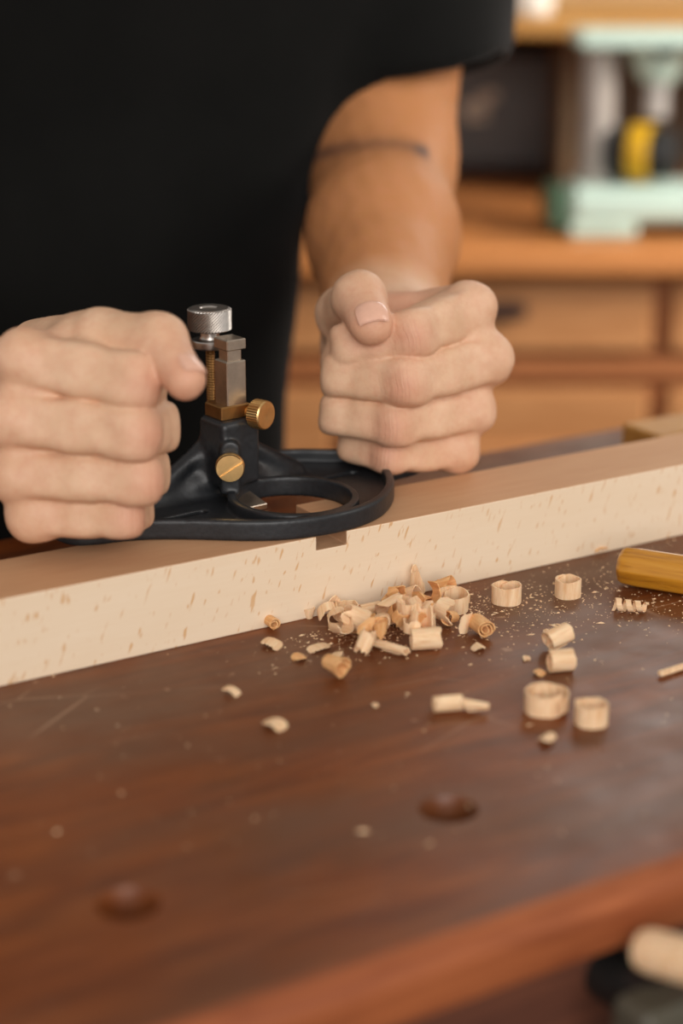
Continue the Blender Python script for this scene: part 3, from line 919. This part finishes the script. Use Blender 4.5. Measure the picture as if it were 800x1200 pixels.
# trunk under the shirt, joining the two arms; neck and head bent over the work
NK = (LS + RS) / 2
HF = np.array([.43, -.82, -.42]); HF /= np.linalg.norm(HF); HRt = np.array([.9, .43, 0]); HRt /= np.linalg.norm(HRt); HU = np.cross(HRt, HF) * -1
if HU[2] < 0: HU = -HU
HC = NK + np.array([.045, -.10, .20])
CH = P(118, -10, 1.19); PEL = P(92, 560, 1.22)
def trunk(p):
    sq = (np.array([.45, -.89, 0]), .62)
    d = cap(p, CH, PEL, .105, .095, sq)
    d = smin(d, cap(p, LS, CH, .045, .055), .06); d = smin(d, cap(p, RS, CH, .045, .055), .06)
    d = smin(d, cap(p, NK, HC - HF * .03 - HU * .03, .062, .050), .05)
    h = cap(p, HC - HF * .035 + HU * .03, HC + HF * .015 + HU * .032, .078, .074)
    h = smin(h, cap(p, HC + HF * .025 - HU * .01, HC + HF * .055 - HU * .078, .060, .030), .03)
    h = smin(h, cap(p, HC + HF * .080 + HU * .026 - HRt * .03, HC + HF * .080 + HU * .026 + HRt * .03, .013, .013), .02)
    for sg in (-1, 1):
        h = smax(h, .0115 - np.linalg.norm(p - (HC + HF * .101 + HU * .006 + HRt * sg * .032), axis=-1), .012)
        e = HC - HF * .012 + HRt * sg * .076
        h = smin(h, cap(p, e + HU * .016, e - HU * .014, .017, .012, (HRt, .45)), .008)
    h = smin(h, cap(p, HC + HF * .088 + HU * .016, HC + HF * .108 - HU * .024, .007, .012), .012)
    h = smin(h, cap(p, HC + HF * .086 - HU * .048 - HRt * .016, HC + HF * .086 - HU * .048 + HRt * .016, .008, .008), .006)
    return smin(d, h, .03)
lo, hi = bounds([CH, PEL, LS, RS, HC], .19)
parts.append(surface_nets(trunk, lo, hi, .006, 10))
vs = []; fs = []; k = 0
for v, f in parts: vs.append(v); fs.append(f + k); k += len(v)
V = np.concatenate(vs); Fq = np.concatenate(fs)
body = mobj('body', V, Fq, 'skin', person)
# skin tones per vertex: reddish knuckles and fingertips, browner arms, a dark line on the arm
def gauss(c, s): return np.exp(-((V - c) ** 2).sum(1) / (2 * s * s))
red = np.zeros(len(V)); wu = np.zeros(len(V)); wm = np.zeros(len(V))
for fg in LF + RF:
    mcp, pip_, dip, tip = [j[0] for j in fg]
    out = (pip_ - (mcp + dip) / 2); out /= np.linalg.norm(out)
    kp = pip_ + out * fg[1][1] * .9
    g = gauss(kp, .0075); red = np.maximum(red, .42 * g)
    ax_ = (dip - mcp); ax_ /= np.linalg.norm(ax_)
    m = np.exp(-((V - kp) ** 2).sum(1) / (2 * .0062 ** 2)); sel = m > wm
    wu[sel] = ((V - kp) @ ax_)[sel] * 1000; wm = np.maximum(wm, m)
    red = np.maximum(red, .40 * gauss(tip, .012)); red = np.maximum(red, .22 * gauss(mcp, .012))
for th in (LT, RT):
    ip, tp = th[2][0], th[3][0]
    red = np.maximum(red, .5 * gauss(tp, .010)); red = np.maximum(red, .35 * gauss((ip * .35 + tp * .65), .011))
    ax_ = tp - ip; ax_ /= np.linalg.norm(ax_)
    m = .8 * np.exp(-((V - ip) ** 2).sum(1) / (2 * .0085 ** 2)); sel = m > wm
    wu[sel] = ((V - ip) @ ax_)[sel] * 700; wm = np.maximum(wm, m)
red = np.maximum(red, .35 * gauss(P(470, 345, .955), .016))
tan = np.zeros(len(V))
for wr_, el in ((LW[0], LE), (RW[0], RE)):
    a_ = el - wr_; L = np.linalg.norm(a_); t = ((V - wr_) @ a_) / L ** 2
    tan = np.maximum(tan, np.clip((t - .0) / .16, 0, 1) * (np.linalg.norm(V - HC, axis=1) > .22))
# thin dark line round the inner side of the elbow
fd = (LW[0] - LE); fd /= np.linalg.norm(fd)
lateral = np.array([1., 0, 0])
e0 = P(452, 168, 1.135)
nrm = np.array([0.0, .122, .993]); nrm /= np.linalg.norm(nrm)
q = V - e0; qx = q[:, 0]
drop = np.where(qx < 0, .0052 * (qx / .045) ** 2 * 1.6, .006 * (qx / .025) ** 2)
dark_line = np.exp(-((q @ nrm + drop) / .0040) ** 2) * np.clip((.027 - qx) / .003, 0, 1) * np.clip((qx + .075) / .02, 0, 1)
dark_line = dark_line * (V[:, 1] > 1.02) * (V[:, 0] > -.08) * (V[:, 1] < 1.16)
dark_line *= .50 + .5 * np.exp(-((qx - .022) / .006) ** 2) + .4 * np.clip(-(qx + .015) / .03, 0, 1)
for nm, arr in (('red', red), ('wr_u', wu), ('wr_m', wm), ('tan', tan), ('dark_line', dark_line)):
    at = body.data.attributes.new(nm, 'FLOAT', 'POINT'); at.data.foreach_set('value', np.clip(arr, -60, 60).astype(np.float32))

# thumbnails: curved plates lying on the ends of the thumbs
def nail(ip, tip, r, ndir, wid, ln, fwd):
    t = tip - ip; t /= np.linalg.norm(t)
    n = np.array(ndir, float); n -= (n @ t) * t; n /= np.linalg.norm(n)
    s = np.cross(t, n)
    c = tip + t * fwd
    nu, nv = 14, 12; vt = []; ff = []
    for lay in (0, 1):
        for i in range(nu + 1):
            a = -1 + 2 * i / nu
            for j in range(nv + 1):
                b = -1 + 2 * j / nv
                sh_ = 1 - .16 * max(0, -b) ** 3 - .10 * max(0, b) ** 4
                la = a * wid / 2 * sh_
                lb = b * ln / 2 * (1 - .13 * a * a * (1 if b < 0 else 1.0))
                hgt = math.sqrt(max(0, (r + .0002) ** 2 - la * la * .92))
                dr = max(0.0, lb + fwd); hgt = math.sqrt(max(1e-6, (r + .0002) ** 2 - la * la * .92 - dr * dr * .62))
                edge = max(abs(a), abs(b)) ** 6 * .0004
                vt.append(c + t * lb + s * la + n * (hgt + .0003 - edge - lay * .0007))
    m = (nu + 1) * (nv + 1); idx = lambda i, j: i * (nv + 1) + j
    for i in range(nu):
        for j in range(nv):
            q = (idx(i, j), idx(i + 1, j), idx(i + 1, j + 1), idx(i, j + 1))
            ff.append(q); ff.append(tuple(x + m for x in q[::-1]))
    return vt, ff
vt, ff = nail(LT[2][0], LT[3][0], LT[3][1] * 1.06, np.array([.10, -.85, .50]), .0152, .0120, .0040)
tag(mobj('thumbnail', vt, ff, 'nail', body, origin=ORIGIN['person']), 'short clean thumbnail')
vt, ff = nail(RT[2][0], RT[3][0], RT[3][1] * 1.06, np.array([.70, -.62, .36]), .0122, .0112, -.0012)
tag(mobj('thumbnail', vt, ff, 'nail', body, origin=ORIGIN['person']), 'short clean thumbnail')

# --- hair and eyes
def hair(p):
    h = cap(p, HC - HF * .037 + HU * .033, HC + HF * .012 + HU * .036, .083, .079)
    q = p - HC
    face = (q @ HF) - .045 - .45 * (q @ HU)
    low = -(q @ HU) - .040 - .5 * (-(q @ HF))
    return smax(smax(h, face, .01), low, .01) + .0012 * np.sin((q @ HRt) * 260 + np.sin((q @ HF) * 90) * 2)
lo, hi = bounds([HC], .16)
v, f = surface_nets(hair, lo, hi, .004, 10)
mobj('hair', v, f, 'black_plastic', body, origin=ORIGIN['person'])
for sg in (-1, 1):
    mb = MB(); ec = HC + HF * .083 + HU * .006 + HRt * sg * .032
    mb.lathe(ec - HF * .0115, HF, [(.0115 * math.sin(a), .0115 - .0115 * math.cos(a)) for a in np.linspace(.02, math.pi - .02, 12)], 20); ey = mb.build('eye', 'white_ceramic', body, origin=ORIGIN['person'])
    mb = MB(); idr = HF - HU * .25; idr /= np.linalg.norm(idr); mb.lathe(ec + idr * .0100, idr, [(.0066, 0), (.0064, .0016), (.0001, .0019)], 20); mb.build('iris', 'black_plastic', body, origin=ORIGIN['person'])

# --- T-shirt
HEM_C = P(493, 84, 1.20)
ud = LE - LS; ud /= np.linalg.norm(ud)
hem_n = np.array([.24, -.12, -.96]); hem_n /= np.linalg.norm(hem_n)
RH_C = RS + (RE - RS) * .55
rd = (RE - RS); rd /= np.linalg.norm(rd)
fold_rng = np.random.default_rng(3)
FOLDS = [(fold_rng.normal(size=3) * np.array([26, 20, 13]), fold_rng.uniform(0, 6.28), fold_rng.uniform(.4, 1)) for _ in range(7)]
def shirt(p):
    sq = (np.array([.42, -.9, 0]), .60)
    d = cap(p, P(118, -20, 1.17), P(100, 300, 1.18), .172, .134, sq)
    d = smin(d, cap(p, P(100, 300, 1.18), P(85, 680, 1.22), .134, .136, sq), .02)
    # chest cloth hanging forward and the drape under the arm
    d = smin(d, cap(p, P(360, 10, 1.19), P(285, 195, 1.15), .052, .028), .05)
    d = smin(d, cap(p, LS + np.array([0, 0, .0]), P(200, -60, 1.18), .060, .09), .06)
    d = smin(d, cap(p, RS, P(60, -60, 1.15), .060, .09), .06)
    # sleeves
    s1 = cap(p, LS, P(484, 120, 1.205), .061, .062)
    s1 = smax(s1, (p - HEM_C) @ hem_n, .006)
    sb = P(484, 120, 1.205); inner = np.maximum(cap(p, LS + (sb - LS) * .7, LS + (sb - LS) * 1.3, .0565, .0585), -((p - HEM_C) @ hem_n + .018))
    s2 = cap(p, RS, RE, .062, .064); s2 = smax(s2, (p - RH_C) @ rd, .006)
    d = smin(d, s1, .022); d = smax(d, -inner, .003)
    d = smin(d, s2, .03)
    # soft folds
    w_ = 0
    for kv, ph, a in FOLDS: w_ = w_ + a * np.sin(p @ kv + ph)
    d = d + .0022 * w_
    nk = NK + np.array([.02, -.03, .07])
    d = smax(d, .075 - np.linalg.norm(p - nk, axis=-1), .01)
    return smax(d, -(p[..., 2] - (H - .10)), .01)
lo, hi = bounds([CH, PEL, LS, RS, P(118, 300, 1.18)], .26); lo[2] = H - .13
v, f = surface_nets(shirt, lo, hi, .0042, 10)
mobj('t_shirt', v, f, 'black_cotton', person)
# --- trousers and shoes behind the bench
pz = PEL - np.array([.05, 0, 0]); pz[2] = H - .08
lat = np.array([.9, .43, 0]); fwd = np.array([.43, -.9, 0])
def trousers(p):
    d = cap(p, pz + lat * .05, pz - lat * .05, .10, .10, (fwd, .85))
    for sgn in (-1, 1):
        hip = pz + lat * sgn * .085 - Zv * .05
        knee = np.array([hip[0] + lat[0] * sgn * .02, hip[1] + lat[1] * sgn * .02, .47]); ank = np.array([knee[0], knee[1] + .01, .075])
        d = smin(d, cap(p, hip, knee, .088, .066), .03); d = smin(d, cap(p, knee, ank, .066, .056), .02)
    return smax(d, .055 - p[..., 2], .006)
lo, hi = bounds([pz, pz * np.array([1, 1, 0])], .24)
v, f = surface_nets(trousers, lo, hi, .008, 8)
mobj('trousers', v, f, 'dark_denim', person)
for sgn in (-1, 1):
    a_ = pz + lat * sgn * .105; a_ = np.array([a_[0], a_[1] + .01, .042])
    def shoe(p):
        d = cap(p, a_ - fwd * .05, a_ + fwd * .15, .045, .038)
        d = smin(d, cap(p, a_ - fwd * .02, a_ + Zv * .05 - fwd * .02, .045, .046), .02)
        return smax(d, .002 - p[..., 2], .004)
    lo, hi = bounds([a_ - fwd * .05, a_ + fwd * .15], .06); lo[2] = -.01
    v, f = surface_nets(shoe, lo, hi, .005, 8)
    v[:, 2] = np.maximum(v[:, 2], .0005)
    mobj('shoe', v, f, 'black_plastic', person)

# ================================================================== TOOL HANDLE
h0 = onz(733, 663, .0098); h1 = onz(803, 674, .0098)
hx = h1 - h0; hx /= np.linalg.norm(hx); hy = np.cross(Zv, hx)
HR = np.stack([hx, hy, Zv], 1)
th_ = empty('tool_handle', h0 - Zv * .0098, 'yellow varnished wooden tool handle lying on the workbench at the right edge', 'tool handle')
def octa(i, j): 
    a = (i / 64 * 8) % 1.0
    return -.0006 * (1 - abs(2 * a - 1)) if j > 1 else 0
mb = MB(); mb.lathe(h0 - hx * .003, hx, [(.0005, -.0002), (.0060, .0), (.0082, .0010), (.0093, .0032), (.0098, .010), (.0099, .05), (.0094, .095), (.0078, .118), (.0070, .124)], 64, rmod=octa)
mb.build('grip', 'varnished_handle', th_, origin=h0, rot=HR, flat=50)
mb = MB(); mb.lathe(h0 + hx * .121, hx, [(.0074, 0), (.0076, .001), (.0072, .016), (.0066, .017)], 40); mb.build('ferrule', 'brass_aged', th_)

# ================================================================== SHAVINGS
def curl_mesh(r0, r1, turns, width, thick=.00045, seg=None, wob=.06, seed=0, ragged=.08, cone=0.0, helix=0.0):
    """a planed strip rolled about the local z axis; r0 outer, r1 inner radius"""
    g = np.random.default_rng(seed)
    seg = seg or max(6, int(turns * 22))
    ph = g.uniform(0, 6.28, 4)
    v = []; f = []
    rows = 4
    for i in range(seg + 1):
        t = i / seg; a = t * turns * 2 * math.pi
        r = r0 + (r1 - r0) * t
        r *= 1 + wob * math.sin(2 * a + ph[0]) * .5 + wob * .5 * math.sin(5 * a * .7 + ph[1])
        top = width * (1 + ragged * (.5 * math.sin(3.1 * a + ph[2]) + g.uniform(-.4, .4)))
        bot = -width * ragged * .3 * g.uniform(0, 1) * 0
        endt = min(1, 3.5 * t + .55, 3.5 * (1 - t) + .55)
        for j in range(rows):
            w_ = j / (rows - 1)
            z = (bot + (top - bot) * (.5 + (w_ - .5) * endt)) + helix * t
            rr = r * (1 + cone * (w_ - .5))
            for lay in (0, 1):
                q = rr - lay * thick
                v.append((q * math.cos(a), q * math.sin(a), z))
    st = rows * 2
    for i in range(seg):
        for j in range(rows - 1):
            a = i * st + j * 2; b = a + 2; c = a + st; d = b + st
            f.append((a, c, d, b)); f.append((a + 1, b + 1, d + 1, c + 1))
        e = i * st; f.append((e, e + 1, e + 1 + st, e + st))
        e = i * st + (rows - 1) * 2; f.append((e, e + st, e + st + 1, e + 1))
    for i in (0, seg):
        for j in range(rows - 1):
            a = i * st + j * 2
            q = (a, a + 2, a + 3, a + 1)
            f.append(q if i == 0 else q[::-1])
    return np.array(v), f
def place(name, v, f, R, pos, mat, label, cat='wood shaving', group='curled shavings on the bench'):
    """turn by R, drop so that the lowest point rests at pos z"""
    w_ = v @ R.T
    c = (w_.min(0) + w_.max(0)) / 2
    w_ = w_ - np.array([c[0], c[1], w_[:, 2].min()]) + pos
    o = mobj(name, w_, f, mat, None, origin=np.array(pos), rot=R, smooth=True, flat_angle=50)
    return tag(o, label, cat, group)
def rotz(a): c, s = math.cos(a), math.sin(a); return np.array([[c, -s, 0], [s, c, 0], [0, 0, 1.0]])
def rotx(a): c, s = math.cos(a), math.sin(a); return np.array([[1, 0, 0], [0, c, -s], [0, s, c]])
def roty(a): c, s = math.cos(a), math.sin(a); return np.array([[c, 0, s], [0, 1, 0], [-s, 0, c]])
def depth_at(p): q = p - CAMP; return q[1] * cP - q[2] * sP
R_ = math.radians
def upright(x, yb, wpx, hpx, turns, spin, label, seed, inner=.86, tilt=0, mat='shaving_pale', z=0.0, cone=0):
    p = onz(x, yb, z); s = depth_at(p) / FPX
    r = wpx / 2 * s; v, f = curl_mesh(r, r * inner, turns, hpx * s / .94, .0006, None, .05, seed, .05, cone)
    return place('curled_shaving', v, f, rotz(R_(spin)) @ rotx(R_(tilt)), p, mat, label)
def lying(x, yb, len_px, dpx, heading, turns, label, seed, inner=.6, mat='shaving_pale', z=0.0, roll=0, pitch=0, cone=0.0, squash=1.0):
    """heading: direction of the roll's axis, degrees from image right, positive = away from the camera"""
    p = onz(x, yb, z); s = depth_at(p) / FPX
    r = dpx / 2 * s; v, f = curl_mesh(r, r * inner, turns, len_px * s, .0006, None, .06, seed, .06, cone)
    v[:, 0] *= squash
    R = rotz(R_(heading)) @ roty(R_(90 + pitch)) @ rotz(R_(roll))
    return place('curled_shaving', v, f, R, p, mat, label)
upright(593, 705, 37, 20, 1.15, 60, 'upright ring shaving standing left of the lone upright ring near the handle', 1)
upright(665, 698, 33, 20, 1.35, 40, 'upright ring shaving standing nearest to the yellow handle', 2)
upright(531, 715, 41, 19, 1.3, 20, 'wide upright ring shaving at the right end of the heap', 3, tilt=6)
upright(640, 833, 56, 24, 1.75, 300, 'largest double-coiled shaving standing in the foreground at the right', 4, inner=.62)
upright(692, 847, 41, 24, 1.3, 80, 'upright ring shaving right of the largest double-coiled one', 5)
lying(653, 761, 30, 29, 28, 1.3, 'fat rolled shaving lying behind another roll, right of the heap', 6, pitch=-14, mat='shaving_pale')
lying(657, 786, 29, 31, 12, 1.3, 'fat rolled shaving lying above the double-coiled one', 7, roll=90)
lying(394, 793, 28, 25, -48, 1.7, 'single rolled shaving lying apart in front of the heap', 8, mat='shaving_warm', cone=.3, inner=.5)
lying(564, 745, 28, 25, -68, 2.4, 'tight spiral roll at the right of the heap, open end facing forward', 9, inner=.35, mat='shaving_warm')
lying(499, 760, 35, 29, 8, 1.2, 'broad pale roll at the front of the heap', 10, roll=120)
lying(459, 765, 45, 13, -38, 1.4, 'long narrow rolled strip at the front of the heap', 11)
lying(524, 833, 33, 23, 12, 1.4, 'foreground roll with an orange open left end', 12, roll=200)
lying(557, 834, 30, 15, -14, .8, 'twisted shaving touching the roll with the orange open end', 13, cone=-.5)
lying(319, 737, 14, 17, -60, 1.8, 'tiny rolled shaving left of the heap against the beam', 14, inner=.4, mat='shaving_warm')
upright(362, 724, 13, 12, .8, 200, 'tiny upright curl against the beam at the heap\'s left end', 15, cone=.5)
lying(434, 722, 27, 19, 30, 1.2, 'pale roll at the back left of the heap', 16, roll=60)
lying(495, 719, 22, 25, -50, 1.15, 'orange open curl at the back of the heap', 17, mat='shaving_warm', inner=.8)
lying(527, 734, 18, 20, 60, .9, 'dark orange curl in front of the wide upright ring', 18, mat='shaving_warm', pitch=20)
upright(545, 742, 20, 24, .35, 250, 'standing curved strip left of the tight spiral roll', 19, tilt=-12, inner=1)
upright(488, 698, 24, 16, .3, 215, 'thin pointed flake leaning on the beam behind the heap', 20, tilt=12, inner=1)
# corkscrew twist near the handle
p = onz(738, 717); s = depth_at(p) / FPX
v, f = curl_mesh(8.5 * s, 6 * s, 3.6, 6.5 * s, .0005, 90, .05, 21, .1, 0, 40 * s)
place('curled_shaving', v, f, rotz(R_(-14)) @ roty(R_(90)), p, 'shaving_pale', 'corkscrew twisted shaving in front of the yellow handle')
# straight sliver at the right edge
p = onz(800, 785); s = depth_at(p) / FPX
mb = MB(); dv = onz(775, 792) - onz(830, 774); dl = np.linalg.norm(dv); dv /= dl
mb.box(p + Zv * .0016, np.array([dv, np.cross(Zv, dv), Zv]), (dl, .0032, .0022), .0006)
tag(mb.build('wood_sliver', 'shaving_pale'), 'straight pale sliver of wood at the right edge of the bench', 'wood sliver')
# loose flat chips
chips = [(318, 758, 27, 13, 'flat pale chip left of the heap below the tiny roll'), (373, 762, 31, 9, 'flat chip at the lower left of the heap'),
         (350, 773, 20, 9, 'small orange chip below the lower left chip'), (394, 770, 16, 9, 'round little chip just behind the single rolled shaving'),
         (271, 814, 24, 8, 'thin chip lying alone in the bench\'s left middle'), (322, 853, 33, 12, 'whitish blurred chip lying nearest to the camera on the left'),
         (641, 869, 22, 12, 'dull flat chip below the double-coiled shaving'), (617, 773, 10, 9, 'tiny hooked chip left of the two fat rolls'),
         (632, 791, 15, 8, 'ragged crumb left of the lower fat roll'), (700, 646, 30, 12, 'dark curl of wood at the foot of the beam behind the handle'),
         (440, 828, 9, 6, 'speck of wood left of the orange-ended roll'), (640, 742, 9, 6, 'speck of wood behind the fat rolls'),
         (560, 762, 20, 7, 'thin flake in front of the tight spiral roll')]
for i, (x, y, wp, hp, lab) in enumerate(chips):
    p = onz(x, y); s = depth_at(p) / FPX
    g = np.random.default_rng(100 + i)
    r = wp * s * g.uniform(.55, .9); tn = wp * s / (2 * math.pi * r)
    v, f = curl_mesh(r, r * g.uniform(.8, 1.1), tn, max(hp * s * 1.6, .0025), .0006, 12, .12, 100 + i, .35)
    v = v @ rotz(-math.pi * tn + math.pi / 2).T          # arch upwards
    place('wood_chip', v, f, rotz(R_(g.uniform(-40, 40))) @ rotx(R_(90)), p, 'shaving_warm' if i in (2, 8, 9) else 'shaving_pale', lab, 'wood chip', 'loose wood chips on the bench')
# the heap: many small curled flakes
g = np.random.default_rng(55)
protos = []
for i in range(8):
    r = g.uniform(.0026, .0054)
    v, f = curl_mesh(r, r * g.uniform(.6, 1.1), g.uniform(.3, 1.1), g.uniform(.005, .0105), .0005, 14, .12, 200 + i, .25, g.uniform(-.4, .4))
    protos.append((v - v.mean(0), f))
for i in range(52):
    t = g.uniform(0, 1)
    t = .5 + (t - .5) * (.55 + .45 * g.uniform()); x = 372 + 170 * t; y = 733 - 18 * t + g.normal(0, 8 + 6 * math.sin(math.pi * t)) + 12 * math.sin(math.pi * t)
    p = onz(x, y)
    if (p - A0) @ N > -.006: p = p - N * ((p - A0) @ N + .006 + g.uniform(0, .01))
    lift = max(0, math.sin(math.pi * min(max(t, 0), 1)) * g.uniform(-.002, .0075))
    v, f = protos[i % 8]
    q = g.uniform(0, 6.28, 3)
    R = rotz(q[0]) @ rotx(q[1]) @ rotz(q[2])
    place('wood_flake', v * g.uniform(.8, 1.25), f, R, p + Zv * lift, 'shaving_warm' if g.uniform() < .45 else 'shaving_pale',
          'small curled flake in the heap of shavings against the beam', 'wood flake', 'flakes in the heap of shavings')
# fine dust and crumbs
vv = []; ff = []
def crumb(p, s):
    k = len(vv); a = g.uniform(0, 6.28); l = s * g.uniform(.6, 2.2); b = s * g.uniform(.4, .9); hh = s * g.uniform(.25, .7)
    e1 = np.array([math.cos(a), math.sin(a), 0]); e2 = np.array([-math.sin(a), math.cos(a), 0])
    for q in (-e1 * l, e1 * l * .8 + e2 * b * .3, e2 * b, -e2 * b + e1 * l * .2): vv.append(p + q)
    vv.append(p + Zv * hh)
    for a_, b_ in ((0, 3), (3, 1), (1, 2), (2, 0)): ff.append((k + a_, k + b_, k + 4))
for i in range(2400):
    m = g.uniform()
    if m < .42: x = g.normal(470, 70); y = 735 - (x - 470) * .19 + abs(g.normal(0, 20)) - 14
    elif m < .93: x = g.uniform(540, 830); y = 690 - (x - 600) * .12 + g.normal(18, 26)
    else: x = g.uniform(0, 800); y = g.uniform(700, 1000)
    p = onz(x, y)
    n_ = (p - A0) @ N
    if n_ > -.001 or n_ < -.26: continue
    crumb(p, .00030 * math.exp(g.normal(0, .55)) * (1.2 if m > .93 else 1))
o = mobj('sawdust', vv, ff, 'shaving_pale', None, origin=un(.2, -.06, 0), smooth=False)
tag(o, 'fine pale sawdust and crumbs scattered over the bench', 'sawdust', kind='stuff')
